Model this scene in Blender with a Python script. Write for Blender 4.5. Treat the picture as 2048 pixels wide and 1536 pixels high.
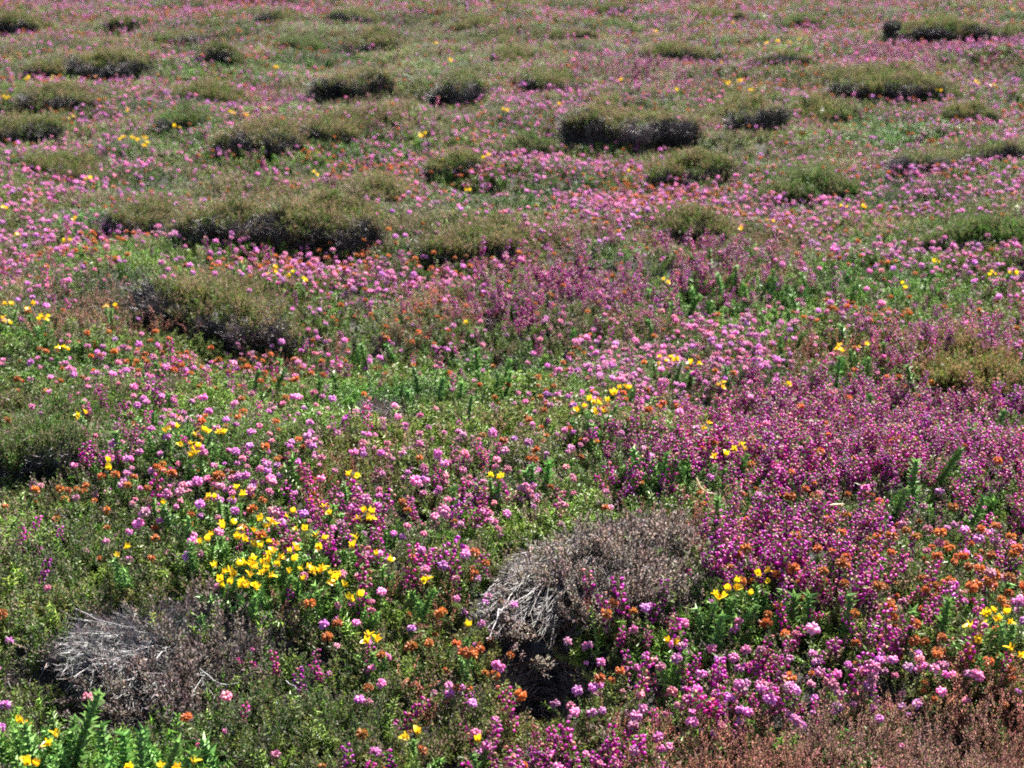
import bpy, math
import numpy as np
from mathutils import Vector, Matrix, Euler

rng = np.random.default_rng(11)
SC = bpy.context.scene
for o in list(bpy.data.objects):
    bpy.data.objects.remove(o)
COL = SC.collection

# ------------------------------------------------------------------ camera
CAM_H, PITCH, FPX = 1.5, math.radians(18.2), 3000.0      # FPX: focal length in pixels of a 2048 wide frame
cam_d = bpy.data.cameras.new("camera")
cam = bpy.data.objects.new("camera", cam_d)
COL.objects.link(cam)
cam.location = (0, 0, CAM_H)
cam.rotation_euler = (math.pi / 2 - PITCH, 0, 0)
cam_d.sensor_width = 36
cam_d.lens = 36 * FPX / 2048
cam_d.clip_end = 500
cam_d.dof.use_dof = True
cam_d.dof.focus_distance = 3.2
cam_d.dof.aperture_fstop = 5.6
SC.camera = cam

# ------------------------------------------------------------------ sky, sun, exposure
SUN_AZ, SUN_EL = math.radians(32), math.radians(47)      # ahead of the camera, to the right
w = bpy.data.worlds.new("World")
SC.world = w
w.use_nodes = True
nt = w.node_tree
bg = nt.nodes["Background"]
sky = nt.nodes.new("ShaderNodeTexSky")
sky.sky_type = 'NISHITA'
sky.sun_disc = False
sky.sun_elevation = SUN_EL
sky.sun_rotation = SUN_AZ
nt.links.new(sky.outputs[0], bg.inputs[0])
bg.inputs[1].default_value = 0.055
sl = bpy.data.lights.new("sun", 'SUN')
sl.energy = 5.0
sl.angle = math.radians(0.5)
sl.color = (1.0, 0.955, 0.885)
sun = bpy.data.objects.new("sun", sl)
COL.objects.link(sun)
sd = Vector((math.sin(SUN_AZ) * math.cos(SUN_EL), math.cos(SUN_AZ) * math.cos(SUN_EL), math.sin(SUN_EL)))
sun.rotation_euler = sd.to_track_quat('Z', 'Y').to_euler()
sun.location = sd * 30
vs = SC.view_settings
vs.view_transform = 'Standard'
vs.look = 'None'
vs.exposure = 2.32
vs.gamma = 1
vs.use_curve_mapping = False
SC.render.engine = 'CYCLES'
SC.cycles.use_denoising = False
SC.cycles.filter_width = 1.9
SC.cycles.max_bounces = 4
SC.cycles.diffuse_bounces = 3
SC.cycles.glossy_bounces = 1
SC.cycles.transmission_bounces = 2
SC.cycles.adaptive_threshold = .02
SC.cycles.transparent_max_bounces = 4

# ------------------------------------------------------------------ projection helpers (photograph pixels, 2048 x 1536)
cp, sp = math.cos(PITCH), math.sin(PITCH)
def project(x, y, z):
    dz = z - CAM_H
    dep = y * cp - dz * sp
    up = y * sp + dz * cp
    return 1024 + FPX * x / dep, 768 - FPX * up / dep, dep

def vnoise(x, y, seed=0):
    x = np.asarray(x, float); y = np.asarray(y, float)
    xi = np.floor(x).astype(np.int64); yi = np.floor(y).astype(np.int64)
    fx = x - xi; fy = y - yi
    fx = fx * fx * (3 - 2 * fx); fy = fy * fy * (3 - 2 * fy)
    def h(a, b):
        n = (a * 374761393 + b * 668265263 + seed * 974634777) & 0xFFFFFFFF
        n = ((n ^ (n >> 13)) * 1274126177) & 0xFFFFFFFF
        return ((n ^ (n >> 16)) & 0xFFFFFF) / float(0xFFFFFF)
    return (h(xi, yi) * (1 - fx) + h(xi + 1, yi) * fx) * (1 - fy) + (h(xi, yi + 1) * (1 - fx) + h(xi + 1, yi + 1) * fx) * fy

def fbm(x, y, seed=0, oct=3):
    s, a, t = 0, 1, 0
    for k in range(oct):
        s = s + a * vnoise(np.asarray(x) * 2 ** k, np.asarray(y) * 2 ** k, seed + k * 7)
        t += a; a *= .5
    return s / t

PITS = []                                                 # (x, y, radius_x, radius_y, depth)
def ground_z(x, y):
    z = 0.28 * (fbm(np.asarray(x) / 1.5, np.asarray(y) / 1.1, 3, 2) - .5) + 0.17 * (fbm(np.asarray(x) / .75 + 7, np.asarray(y) / .6, 19, 2) - .5) + 0.05 * (fbm(np.asarray(x) / .3, np.asarray(y) / .3, 9) - .5)
    for (px, py, rx, ry, d) in PITS:
        z = z - d * np.exp(-(((x - px) / rx) ** 2 + ((y - py) / ry) ** 2) ** 1.5)
    return z

def pix(px, py, lift=0.0):
    """ground point whose spot `lift` metres above the ground is seen at a pixel of the photograph"""
    u, v = (px - 1024) / FPX, (768 - py) / FPX
    d = np.array([u, cp + v * sp, -sp + v * cp])
    z = lift
    for _ in range(12):
        t = (z - CAM_H) / d[2]
        x, y = d[0] * t, d[1] * t
        z = float(ground_z(x, y)) + lift
    return x, y, z - lift

# ------------------------------------------------------------------ materials
def plant_mat(name, rough=.45, trans=.3, spec=.5, vary=.25):
    m = bpy.data.materials.new(name)
    m.use_nodes = True
    t = m.node_tree
    t.nodes.clear()
    N = t.nodes.new
    out = N("ShaderNodeOutputMaterial")
    a = N("ShaderNodeAttribute"); a.attribute_name = "Col"
    b = N("ShaderNodeAttribute"); b.attribute_name = "tint"; b.attribute_type = 'INSTANCER'
    mu = N("ShaderNodeMix"); mu.data_type = 'RGBA'; mu.blend_type = 'MULTIPLY'; mu.inputs[0].default_value = 1
    t.links.new(a.outputs["Color"], mu.inputs[6]); t.links.new(b.outputs["Color"], mu.inputs[7])
    geo = N("ShaderNodeNewGeometry")
    no = N("ShaderNodeTexNoise"); no.inputs["Scale"].default_value = 160; no.inputs["Detail"].default_value = 2
    t.links.new(geo.outputs["Position"], no.inputs["Vector"])
    mr = N("ShaderNodeMapRange"); mr.inputs[1].default_value = .3; mr.inputs[2].default_value = .7
    mr.inputs[3].default_value = 1 - vary; mr.inputs[4].default_value = 1 + vary
    t.links.new(no.outputs[0], mr.inputs[0])
    sc_ = N("ShaderNodeVectorMath"); sc_.operation = 'SCALE'
    t.links.new(mu.outputs[2], sc_.inputs[0]); t.links.new(mr.outputs[0], sc_.inputs[3])
    p = N("ShaderNodeBsdfPrincipled")
    p.inputs["Roughness"].default_value = rough
    p.inputs["Specular IOR Level"].default_value = spec
    t.links.new(sc_.outputs[0], p.inputs["Base Color"])
    tr = N("ShaderNodeBsdfTranslucent")
    t.links.new(sc_.outputs[0], tr.inputs[0])
    mx = N("ShaderNodeMixShader"); mx.inputs[0].default_value = trans
    t.links.new(p.outputs[0], mx.inputs[1]); t.links.new(tr.outputs[0], mx.inputs[2])
    t.links.new(mx.outputs[0], out.inputs[0])
    return m

M_LEAF = plant_mat("heath_leaf", .48, .42, .28)
M_GORSE = plant_mat("gorse_green", .45, .40, .3)
M_BELL = plant_mat("flower_bell", .42, .42, .38, .2)
M_DRY = plant_mat("dry_bell", .5, .35, .4, .3)
M_PETAL = plant_mat("gorse_petal", .35, .40, .5, .12)
M_TWIG = plant_mat("dead_twig", .5, .0, .5, .35)

def soil_mat():
    m = bpy.data.materials.new("peaty_soil")
    m.use_nodes = True
    t = m.node_tree
    p = t.nodes["Principled BSDF"]
    geo = t.nodes.new("ShaderNodeNewGeometry")
    n = t.nodes.new("ShaderNodeTexNoise"); n.inputs["Scale"].default_value = 22; n.inputs["Detail"].default_value = 8
    t.links.new(geo.outputs["Position"], n.inputs["Vector"])
    r = t.nodes.new("ShaderNodeValToRGB")
    e = r.color_ramp.elements
    e[0].position = .3; e[0].color = (.004, .003, .002, 1)
    e[1].position = .75; e[1].color = (.016, .011, .008, 1)
    t.links.new(n.outputs[0], r.inputs[0]); t.links.new(r.outputs[0], p.inputs["Base Color"])
    p.inputs["Roughness"].default_value = .95
    b = t.nodes.new("ShaderNodeBump"); b.inputs["Strength"].default_value = .8; b.inputs["Distance"].default_value = .02
    t.links.new(n.outputs[0], b.inputs["Height"]); t.links.new(b.outputs[0], p.inputs["Normal"])
    return m
M_SOIL = soil_mat()

# ------------------------------------------------------------------ mesh building
class MB:
    def __init__(s):
        s.v, s.f, s.c, s.m, s.n = [], [], [], [], 0
    def add(s, verts, faces, col, mat=0):
        verts = np.asarray(verts, float)
        col = np.asarray(col, float)
        if col.ndim == 1:
            col = np.tile(col, (len(verts), 1))
        s.v.append(verts); s.c.append(col)
        for f in faces:
            s.f.append(tuple(i + s.n for i in f)); s.m.append(mat)
        s.n += len(verts)
    def mesh(s, name, mats, smooth=False):
        me = bpy.data.meshes.new(name)
        v = np.concatenate(s.v); c = np.concatenate(s.c)
        me.from_pydata(v.tolist(), [], s.f)
        at = me.color_attributes.new("Col", 'FLOAT_COLOR', 'POINT')
        at.data.foreach_set("color", np.concatenate([c, np.ones((len(c), 1))], 1).astype(np.float32).ravel())
        for m in mats:
            me.materials.append(m)
        me.polygons.foreach_set("material_index", np.array(s.m, dtype=np.int32))
        me.polygons.foreach_set("use_smooth", np.full(len(s.f), smooth))
        me.update()
        return me

def nrm(a):
    a = np.asarray(a, float)
    return a / max(1e-9, np.linalg.norm(a))

def frame(d):
    d = nrm(d)
    h = np.array([0, 0, 1.]) if abs(d[2]) < .9 else np.array([1., 0, 0])
    u = nrm(np.cross(h, d))
    return u, np.cross(d, u), d

def tubes(mb, pts, rad, col, sides=3, mat=0):
    """pts (N,S,3), rad (N,S), col (N,3) or (N,S,3): a bundle of thin tapering stems"""
    pts = np.asarray(pts, float); N, S, _ = pts.shape
    rad = np.broadcast_to(rad, (N, S))
    t = np.gradient(pts, axis=1)
    t /= np.maximum(1e-9, np.linalg.norm(t, axis=2, keepdims=True))
    h = np.where(np.abs(t[:, :, 2:3]) < .9, np.array([0, 0, 1.]), np.array([1., 0, 0]))
    u = np.cross(h, t); u /= np.maximum(1e-9, np.linalg.norm(u, axis=2, keepdims=True))
    v = np.cross(t, u)
    ang = np.arange(sides) * 2 * np.pi / sides
    ring = u[:, :, None, :] * np.cos(ang)[None, None, :, None] + v[:, :, None, :] * np.sin(ang)[None, None, :, None]
    V = pts[:, :, None, :] + ring * rad[:, :, None, None]
    col = np.asarray(col, float)
    if col.ndim == 1:
        C = np.broadcast_to(col, (N, S, sides, 3))
    elif col.ndim == 2:
        C = np.broadcast_to(col[:, None, None, :], (N, S, sides, 3))
    else:
        C = np.broadcast_to(col[:, :, None, :], (N, S, sides, 3))
    faces = []
    for i in range(N):
        o = i * S * sides
        for k in range(S - 1):
            for j in range(sides):
                a = o + k * sides + j; b = o + k * sides + (j + 1) % sides
                faces.append((a, b, b + sides, a + sides))
    mb.add(V.reshape(-1, 3), faces, C.reshape(-1, 3), mat)

def leaf(mb, p, d, L, W, col, mat=0):
    """a small folded leaf: two triangles along its midrib"""
    u, v, d = frame(d)
    a = rng.uniform(0, 6.28)
    s = u * math.cos(a) + v * math.sin(a)
    n = np.cross(s, d)
    p = np.asarray(p)
    m = p + d * L * .45
    mb.add([p, m + s * W * .5 + n * W * .15, p + d * L, m - s * W * .5 + n * W * .15], [(0, 1, 2), (0, 2, 3)], col, mat)

def bell(mb, p, d, L, R, col, col2, mat=0, sides=6, flare=.55):
    u, v, d = frame(d)
    ang = np.arange(sides) * 2 * np.pi / sides
    V, C = [], []
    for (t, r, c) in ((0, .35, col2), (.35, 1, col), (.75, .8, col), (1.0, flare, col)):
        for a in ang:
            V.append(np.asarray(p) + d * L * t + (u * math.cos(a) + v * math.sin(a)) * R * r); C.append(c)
    F = []
    for k in range(3):
        for j in range(sides):
            a = k * sides + j; b = k * sides + (j + 1) % sides
            F.append((a, b, b + sides, a + sides))
    F.append(tuple(range(sides)))
    mb.add(V, F, C, mat)

def jit(c, s=.2):
    return np.clip(np.asarray(c) * rng.uniform(1 - s, 1 + s) * rng.uniform(1 - s * .4, 1 + s * .4, 3), 0, 1)

def stem_line(h, lean=.2, S=5, base=(0, 0, 0)):
    a = rng.uniform(0, 6.28); l = rng.uniform(0, lean) * h
    t = np.linspace(0, 1, S)[:, None]
    b = np.array(base, float)
    return b + np.array([math.cos(a) * l, math.sin(a) * l, 0]) * t ** 1.6 + np.array([0, 0, h]) * t + rng.normal(0, .012 * h, (S, 3)) * t

def at(line, t):
    k = t * (len(line) - 1); i = min(int(k), len(line) - 2)
    return line[i] + (line[i + 1] - line[i]) * (k - i), nrm(line[i + 1] - line[i])

GREY_GREEN = (.092, .150, .034)
def heath_leaf_shoot(mb, h, base=(0, 0, 0), col=GREY_GREEN, n=26, t0=.12, lean=.25, L=.0105, stem=(.16, .11, .06)):
    ln = stem_line(h, lean, 4, base)
    tubes(mb, ln[None], np.linspace(.0011, .0006, 4)[None], np.array(stem)[None])
    for k in range(n):
        t = t0 + (1 - t0) * (k + rng.random()) / n
        p, d = at(ln, min(t, .999))
        u, v, _ = frame(d)
        a = rng.uniform(0, 6.28)
        dd = d * rng.uniform(.35, .9) + (u * math.cos(a) + v * math.sin(a))
        leaf(mb, p, dd, L * rng.uniform(.7, 1.3), .0040, jit(col, .3))
    return ln

def m_heathleaf():
    mb = MB()
    for k in range(6):
        b = rng.normal(0, .010, 3); b[2] = 0
        heath_leaf_shoot(mb, rng.uniform(.05, .095), b, lean=.5)
    return mb.mesh("heath_shoots", [M_LEAF])

def m_calluna(bud=(.25, .185, .145), green=(.098, .145, .032), beads=26, hh=(.06, .105), budt=.45, lf=1.0):
    mb = MB()
    for k in range(7):
        b = rng.normal(0, .010, 3); b[2] = 0
        h = rng.uniform(*hh)
        ln = stem_line(h, .45, 4, b)
        tubes(mb, ln[None], np.linspace(.0012, .0005, 4)[None], np.array((.11, .07, .045))[None])
        for q in range(beads):
            t = .15 + .85 * (q + rng.random()) / beads
            p, d = at(ln, min(t, .999))
            u, v, _ = frame(d)
            a = rng.uniform(0, 6.28)
            s = (u * math.cos(a) + v * math.sin(a))
            p = p + s * rng.uniform(0, .006) * (1.2 - t)
            c = bud if t > budt and rng.random() < .55 else green
            leaf(mb, p, d * 1.1 + s * .8, rng.uniform(.0045, .0075) * lf, .0032 * lf, jit(c, .35))
    return mb.mesh("heather_shoots", [M_LEAF])

def gorse_spike(mb, h, base=(0, 0, 0), n=None, col=(.085, .215, .022), tip=(.22, .34, .05), L=.013, lean=.3, mat=0, taper=True, wd=.0021):
    ln = stem_line(h, lean, 5, base)
    tubes(mb, ln[None], np.linspace(.0022, .0012, 5)[None], np.array((.10, .14, .045))[None], mat=mat)
    n = n or int(h * 900)
    for k in range(n):
        t = .06 + .94 * (k + rng.random()) / n
        p, d = at(ln, min(t, .999))
        u, v, _ = frame(d)
        a = k * 2.4 + rng.uniform(-.3, .3)
        s = u * math.cos(a) + v * math.sin(a)
        dd = nrm(s + d * rng.uniform(.3, .8))
        ll = L * rng.uniform(.7, 1.25) * (1.05 - .35 * t if taper else 1)
        c = jit(np.array(col) * (1 - t * .6) + np.array(tip) * t * .6, .22)
        wv = nrm(np.cross(dd, d)) * wd
        q = p + dd * ll
        up = nrm(d) * wd * .7
        mb.add([p + wv, p - wv, p + up * 1.6, q], [(0, 2, 3), (2, 1, 3), (1, 0, 3)], [c * .8, c * .8, c, np.array(tip) * 1.1], mat)
    return ln

def m_gorse_tuft():
    mb = MB()
    for k in range(4):
        b = rng.normal(0, .013, 3); b[2] = 0
        gorse_spike(mb, rng.uniform(.05, .09), b, lean=.7, n=34, L=.016)
    return mb.mesh("gorse_tuft", [M_GORSE])

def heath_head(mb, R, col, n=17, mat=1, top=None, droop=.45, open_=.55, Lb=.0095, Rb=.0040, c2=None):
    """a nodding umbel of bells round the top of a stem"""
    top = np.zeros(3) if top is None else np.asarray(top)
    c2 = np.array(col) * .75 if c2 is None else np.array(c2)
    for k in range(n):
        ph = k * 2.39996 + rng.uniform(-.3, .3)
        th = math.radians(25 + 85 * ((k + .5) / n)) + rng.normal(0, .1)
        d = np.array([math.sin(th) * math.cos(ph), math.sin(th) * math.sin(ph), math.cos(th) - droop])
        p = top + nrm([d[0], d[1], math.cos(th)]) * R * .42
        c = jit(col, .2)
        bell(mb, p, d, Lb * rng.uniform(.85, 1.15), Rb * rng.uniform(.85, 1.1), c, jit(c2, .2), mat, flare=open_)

def head_parts(kind):
    """stem mesh and head mesh of a cross-leaved heath flower, the head standing on the stem's tip; and both in one"""
    h = .135 * rng.uniform(.85, 1.15)
    col, mat = {'pink': ((.65, .225, .49), M_BELL), 'rose': ((.55, .21, .33), M_BELL), 'rust': ((.42, .13, .035), M_DRY)}[kind]
    ms, mh, ma = MB(), MB(), MB()
    st = rng.bit_generator.state
    for k, mb in enumerate((ms, ma)):
        rng.bit_generator.state = st
        ln = heath_leaf_shoot(mb, h, n=30, t0=.1, lean=.22, col=(.11, .165, .06), L=.0075)
    top = ln[-1] - np.array([0, 0, .004])
    st = rng.bit_generator.state
    for k, mb in enumerate((mh, ma)):
        rng.bit_generator.state = st
        mi = 0 if k == 0 else 1
        if kind == 'rust':
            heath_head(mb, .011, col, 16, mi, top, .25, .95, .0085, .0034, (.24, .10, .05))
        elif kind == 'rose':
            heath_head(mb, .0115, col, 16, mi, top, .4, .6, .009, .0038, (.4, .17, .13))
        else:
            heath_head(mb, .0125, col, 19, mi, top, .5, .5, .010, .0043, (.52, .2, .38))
    return (ms.mesh("heath_stem", [M_LEAF]), mh.mesh("heath_head", [mat], True), ma.mesh("heath_flower_all", [M_LEAF, mat], True))

def bell_parts():
    """stem and flower spike of bell heather"""
    h = rng.uniform(.092, .132)
    ms, mh, ma = MB(), MB(), MB()
    st = rng.bit_generator.state
    for mb in (ms, ma):
        rng.bit_generator.state = st
        ln = heath_leaf_shoot(mb, h, n=22, t0=.05, lean=.45, col=(.085, .125, .032), stem=(.20, .08, .05))
    st = rng.bit_generator.state
    for k, mb in enumerate((mh, ma)):
        rng.bit_generator.state = st
        mi = 0 if k == 0 else 1
        n = 24
        for q in range(n):
            t = .36 + .63 * q / n
            p, d = at(ln, t)
            a = q * 2.4 + rng.uniform(-.4, .4)
            s = np.array([math.cos(a), math.sin(a), rng.uniform(-.5, .25)])
            old = rng.random() < .14
            c = jit((.44, .17, .13) if old else (.40, .008, .275), .25)
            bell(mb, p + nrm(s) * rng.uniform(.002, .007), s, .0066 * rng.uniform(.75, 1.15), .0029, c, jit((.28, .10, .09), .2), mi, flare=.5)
    return (ms.mesh("bell_heather_stem", [M_LEAF]), mh.mesh("bell_spike", [M_BELL], True), ma.mesh("bell_heather_all", [M_LEAF, M_BELL], True))

def m_dead_sprig(col=(.115, .095, .09)):
    mb = MB()
    P, R, C = [], [], []
    for k in range(16):
        b = rng.normal(0, .010, 3); b[2] = 0
        ln = stem_line(rng.uniform(.04, .085), 1.0, 4, b) + np.cumsum(rng.normal(0, .004, (4, 3)), 0)
        P.append(ln); R.append(np.linspace(.0013, .0005, 4)); C.append(jit(col, .4))
        for j in range(3):
            p, d = at(ln, rng.uniform(.3, .95))
            e = nrm(d + rng.normal(0, .8, 3)) * rng.uniform(.01, .03)
            P.append(np.array([p, p + e * .4, p + e * .7 + rng.normal(0, .002, 3), p + e])); R.append(np.linspace(.0008, .0004, 4)); C.append(jit(col, .4))
    tubes(mb, np.array(P), np.array(R), np.array(C))
    return mb.mesh("dead_shoots", [M_TWIG])

def m_petal(kind):
    """one petal of a gorse flower, attached at the origin, flower axis +z"""
    mb = MB()
    Y, Y2 = (.70, .50, .010), (.66, .40, .008)
    if kind == 'standard':
        L, W, cur, off = .0165, .0155, .55, 0.
    elif kind == 'wing':
        L, W, cur, off = .0155, .0075, .2, .0028
    else:
        L, W, cur, off = .014, .006, .1, 0.
    V, C, F = [], [], []
    n = 5
    for i in range(n + 1):
        t = i / n
        wd = W * .5 * math.sin(math.pi * min(1, .18 + .74 * t)) ** .8
        back = cur * L * t * t
        for j in (-1, 0, 1):
            V.append((j * wd, back - (abs(j) * wd * .45 if kind == 'standard' else abs(j) * wd * -.4) + off, L * t)); C.append(np.array(Y2) * (1 - t) + np.array(Y) * t)
    for i in range(n):
        for j in range(2):
            a = i * 3 + j
            F.append((a, a + 1, a + 4, a + 3))
    mb.add(V, F, C)
    return mb.mesh("gorse_" + kind, [M_PETAL], True)

def add_mesh(mb, me, M, mat=0):
    v = np.array([M @ x.co for x in me.vertices]); c = np.array([x.color[:3] for x in me.color_attributes["Col"].data])
    mb.add(v, [tuple(p.vertices) for p in me.polygons], c, mat)

# ------------------------------------------------------------------ scattering of what nobody could count
def scatter_group(name, meshes):
    g = bpy.data.node_groups.new(name, 'GeometryNodeTree')
    g.interface.new_socket("Geometry", in_out='INPUT', socket_type='NodeSocketGeometry')
    g.interface.new_socket("Geometry", in_out='OUTPUT', socket_type='NodeSocketGeometry')
    N, L = g.nodes.new, g.links.new
    gi, go = N("NodeGroupInput"), N("NodeGroupOutput")
    g2i = N("GeometryNodeGeometryToInstance")
    for me in meshes:
        ob = bpy.data.objects.new(me.name + "_source", me)      # not linked to the scene
        oi = N("GeometryNodeObjectInfo"); oi.inputs[0].default_value = ob
        L(oi.outputs["Geometry"], g2i.inputs[0])
    ip = N("GeometryNodeInstanceOnPoints")
    ip.inputs["Pick Instance"].default_value = True
    def na(nm, ty):
        n = N("GeometryNodeInputNamedAttribute"); n.data_type = ty; n.inputs[0].default_value = nm
        return n.outputs[0]
    er = N("FunctionNodeEulerToRotation")
    L(na("rot", 'FLOAT_VECTOR'), er.inputs[0]); L(er.outputs[0], ip.inputs["Rotation"])
    L(na("siz", 'FLOAT_VECTOR'), ip.inputs["Scale"])
    L(na("pick", 'INT'), ip.inputs["Instance Index"])
    L(gi.outputs[0], ip.inputs["Points"]); L(g2i.outputs[0], ip.inputs["Instance"]); L(ip.outputs[0], go.inputs[0])
    return g, len(meshes)

def scatter(name, group, pos, rot, siz, tint, parent=None):
    g, nv = group
    n = len(pos)
    me = bpy.data.meshes.new(name)
    me.vertices.add(n)
    me.vertices.foreach_set("co", np.asarray(pos, np.float32).ravel())
    siz = np.asarray(siz, float)
    if siz.ndim == 1:
        siz = np.repeat(siz[:, None], 3, 1)
    for nm, a in (("rot", rot), ("siz", siz), ("tint", tint)):
        at_ = me.attributes.new(nm, 'FLOAT_VECTOR', 'POINT')
        at_.data.foreach_set("vector", np.asarray(a, np.float32).ravel())
    ai = me.attributes.new("pick", 'INT', 'POINT')
    ai.data.foreach_set("value", rng.integers(0, nv, n).astype(np.int32))
    ob = bpy.data.objects.new(name, me)
    COL.objects.link(ob)
    md = ob.modifiers.new("scatter", 'NODES'); md.node_group = g
    if parent:
        ob.parent = parent
    return ob

def tints(n, base=(1, 1, 1), s=.25, hue=.1):
    return np.asarray(base) * rng.uniform(1 - s, 1 + s, (n, 1)) * rng.uniform(1 - hue, 1 + hue, (n, 3))

def rots(n, tilt=.2):
    return np.stack([rng.normal(0, tilt, n), rng.normal(0, tilt, n), rng.uniform(0, 6.283, n)], 1)

def thing(name, label, cat, loc, rz=0, group=None):
    o = bpy.data.objects.new(name, None)
    COL.objects.link(o)
    o.location = loc; o.rotation_euler = (0, 0, rz)
    o.empty_display_size = .02
    o["label"] = label; o["category"] = cat
    if group:
        o["group"] = group
    return o

def child(name, me, parent, mat4=None, tint=None):
    o = bpy.data.objects.new(name, me)
    COL.objects.link(o)
    o.parent = parent
    if mat4 is not None:
        o.matrix_local = mat4
    o["tint"] = [float(x) for x in (tint if tint is not None else (1, 1, 1))]
    return o

# ------------------------------------------------------------------ pits under the two dead bushes, before anything stands on the ground
_a = pix(1085, 1400); _b = pix(215, 1470); _c = pix(760, 862)
PITS += [(_a[0], _a[1] + .05, .08, .125, .19), (_b[0] - .05, _b[1] + .08, .15, .11, .10), (_c[0], _c[1] + .04, .08, .11, .12)]

# ------------------------------------------------------------------ the ground
def build_ground():
    def sheet(x0, x1, y0, y1, nx, ny):
        X, Y = np.meshgrid(np.linspace(x0, x1, nx), np.linspace(y0, y1, ny))
        return X, Y
    xs = np.concatenate([np.linspace(-200, -12, 14)[:-1], np.linspace(-12, 12, 361), np.linspace(12, 200, 14)[1:]])
    ys = np.concatenate([np.linspace(-60, 0, 10)[:-1], np.linspace(0, 30, 480), np.linspace(30, 260, 22)[1:]])
    X, Y = np.meshgrid(xs, ys)
    Z = ground_z(X, Y)
    ny, nx = X.shape
    v = np.stack([X, Y, Z], -1).reshape(-1, 3)
    i = np.arange((ny - 1) * (nx - 1)); r, c = i // (nx - 1), i % (nx - 1)
    a = r * nx + c
    me = bpy.data.meshes.new("ground")
    me.from_pydata(v.tolist(), [], np.stack([a, a + 1, a + nx + 1, a + nx], 1).tolist())
    me.materials.append(M_SOIL)
    me.polygons.foreach_set("use_smooth", np.full(len(me.polygons), True))
    o = bpy.data.objects.new("ground", me)
    COL.objects.link(o)
    o["kind"] = "structure"; o["label"] = "dark peaty soil under the heath plants"
build_ground()

# ------------------------------------------------------------------ prototypes
G_HEATH = scatter_group("heath_shoots", [m_heathleaf() for _ in range(6)])
G_CALL = scatter_group("heather_shoots", [m_calluna(lf=1.2, beads=24) for _ in range(6)])
G_BROWN = scatter_group("brown_heather_shoots", [m_calluna((.40, .23, .19), (.20, .18, .08), 44, (.07, .115), .3, .72) for _ in range(5)])
G_TUFT = scatter_group("gorse_tufts", [m_gorse_tuft() for _ in range(6)])
G_DEAD = scatter_group("dead_shoots", [m_dead_sprig() for _ in range(5)])
PINK = [head_parts('pink') for _ in range(6)]
ROSE = [head_parts('rose') for _ in range(4)]
RUST = [head_parts('rust') for _ in range(5)]
BELL = [bell_parts() for _ in range(6)]
G_PINK = scatter_group("pink_flowers", [p[2] for p in PINK])
G_ROSE = scatter_group("rose_flowers", [p[2] for p in ROSE])
G_RUST = scatter_group("rust_flowers", [p[2] for p in RUST])
G_BELL = scatter_group("bell_spikes", [p[2] for p in BELL])

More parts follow.
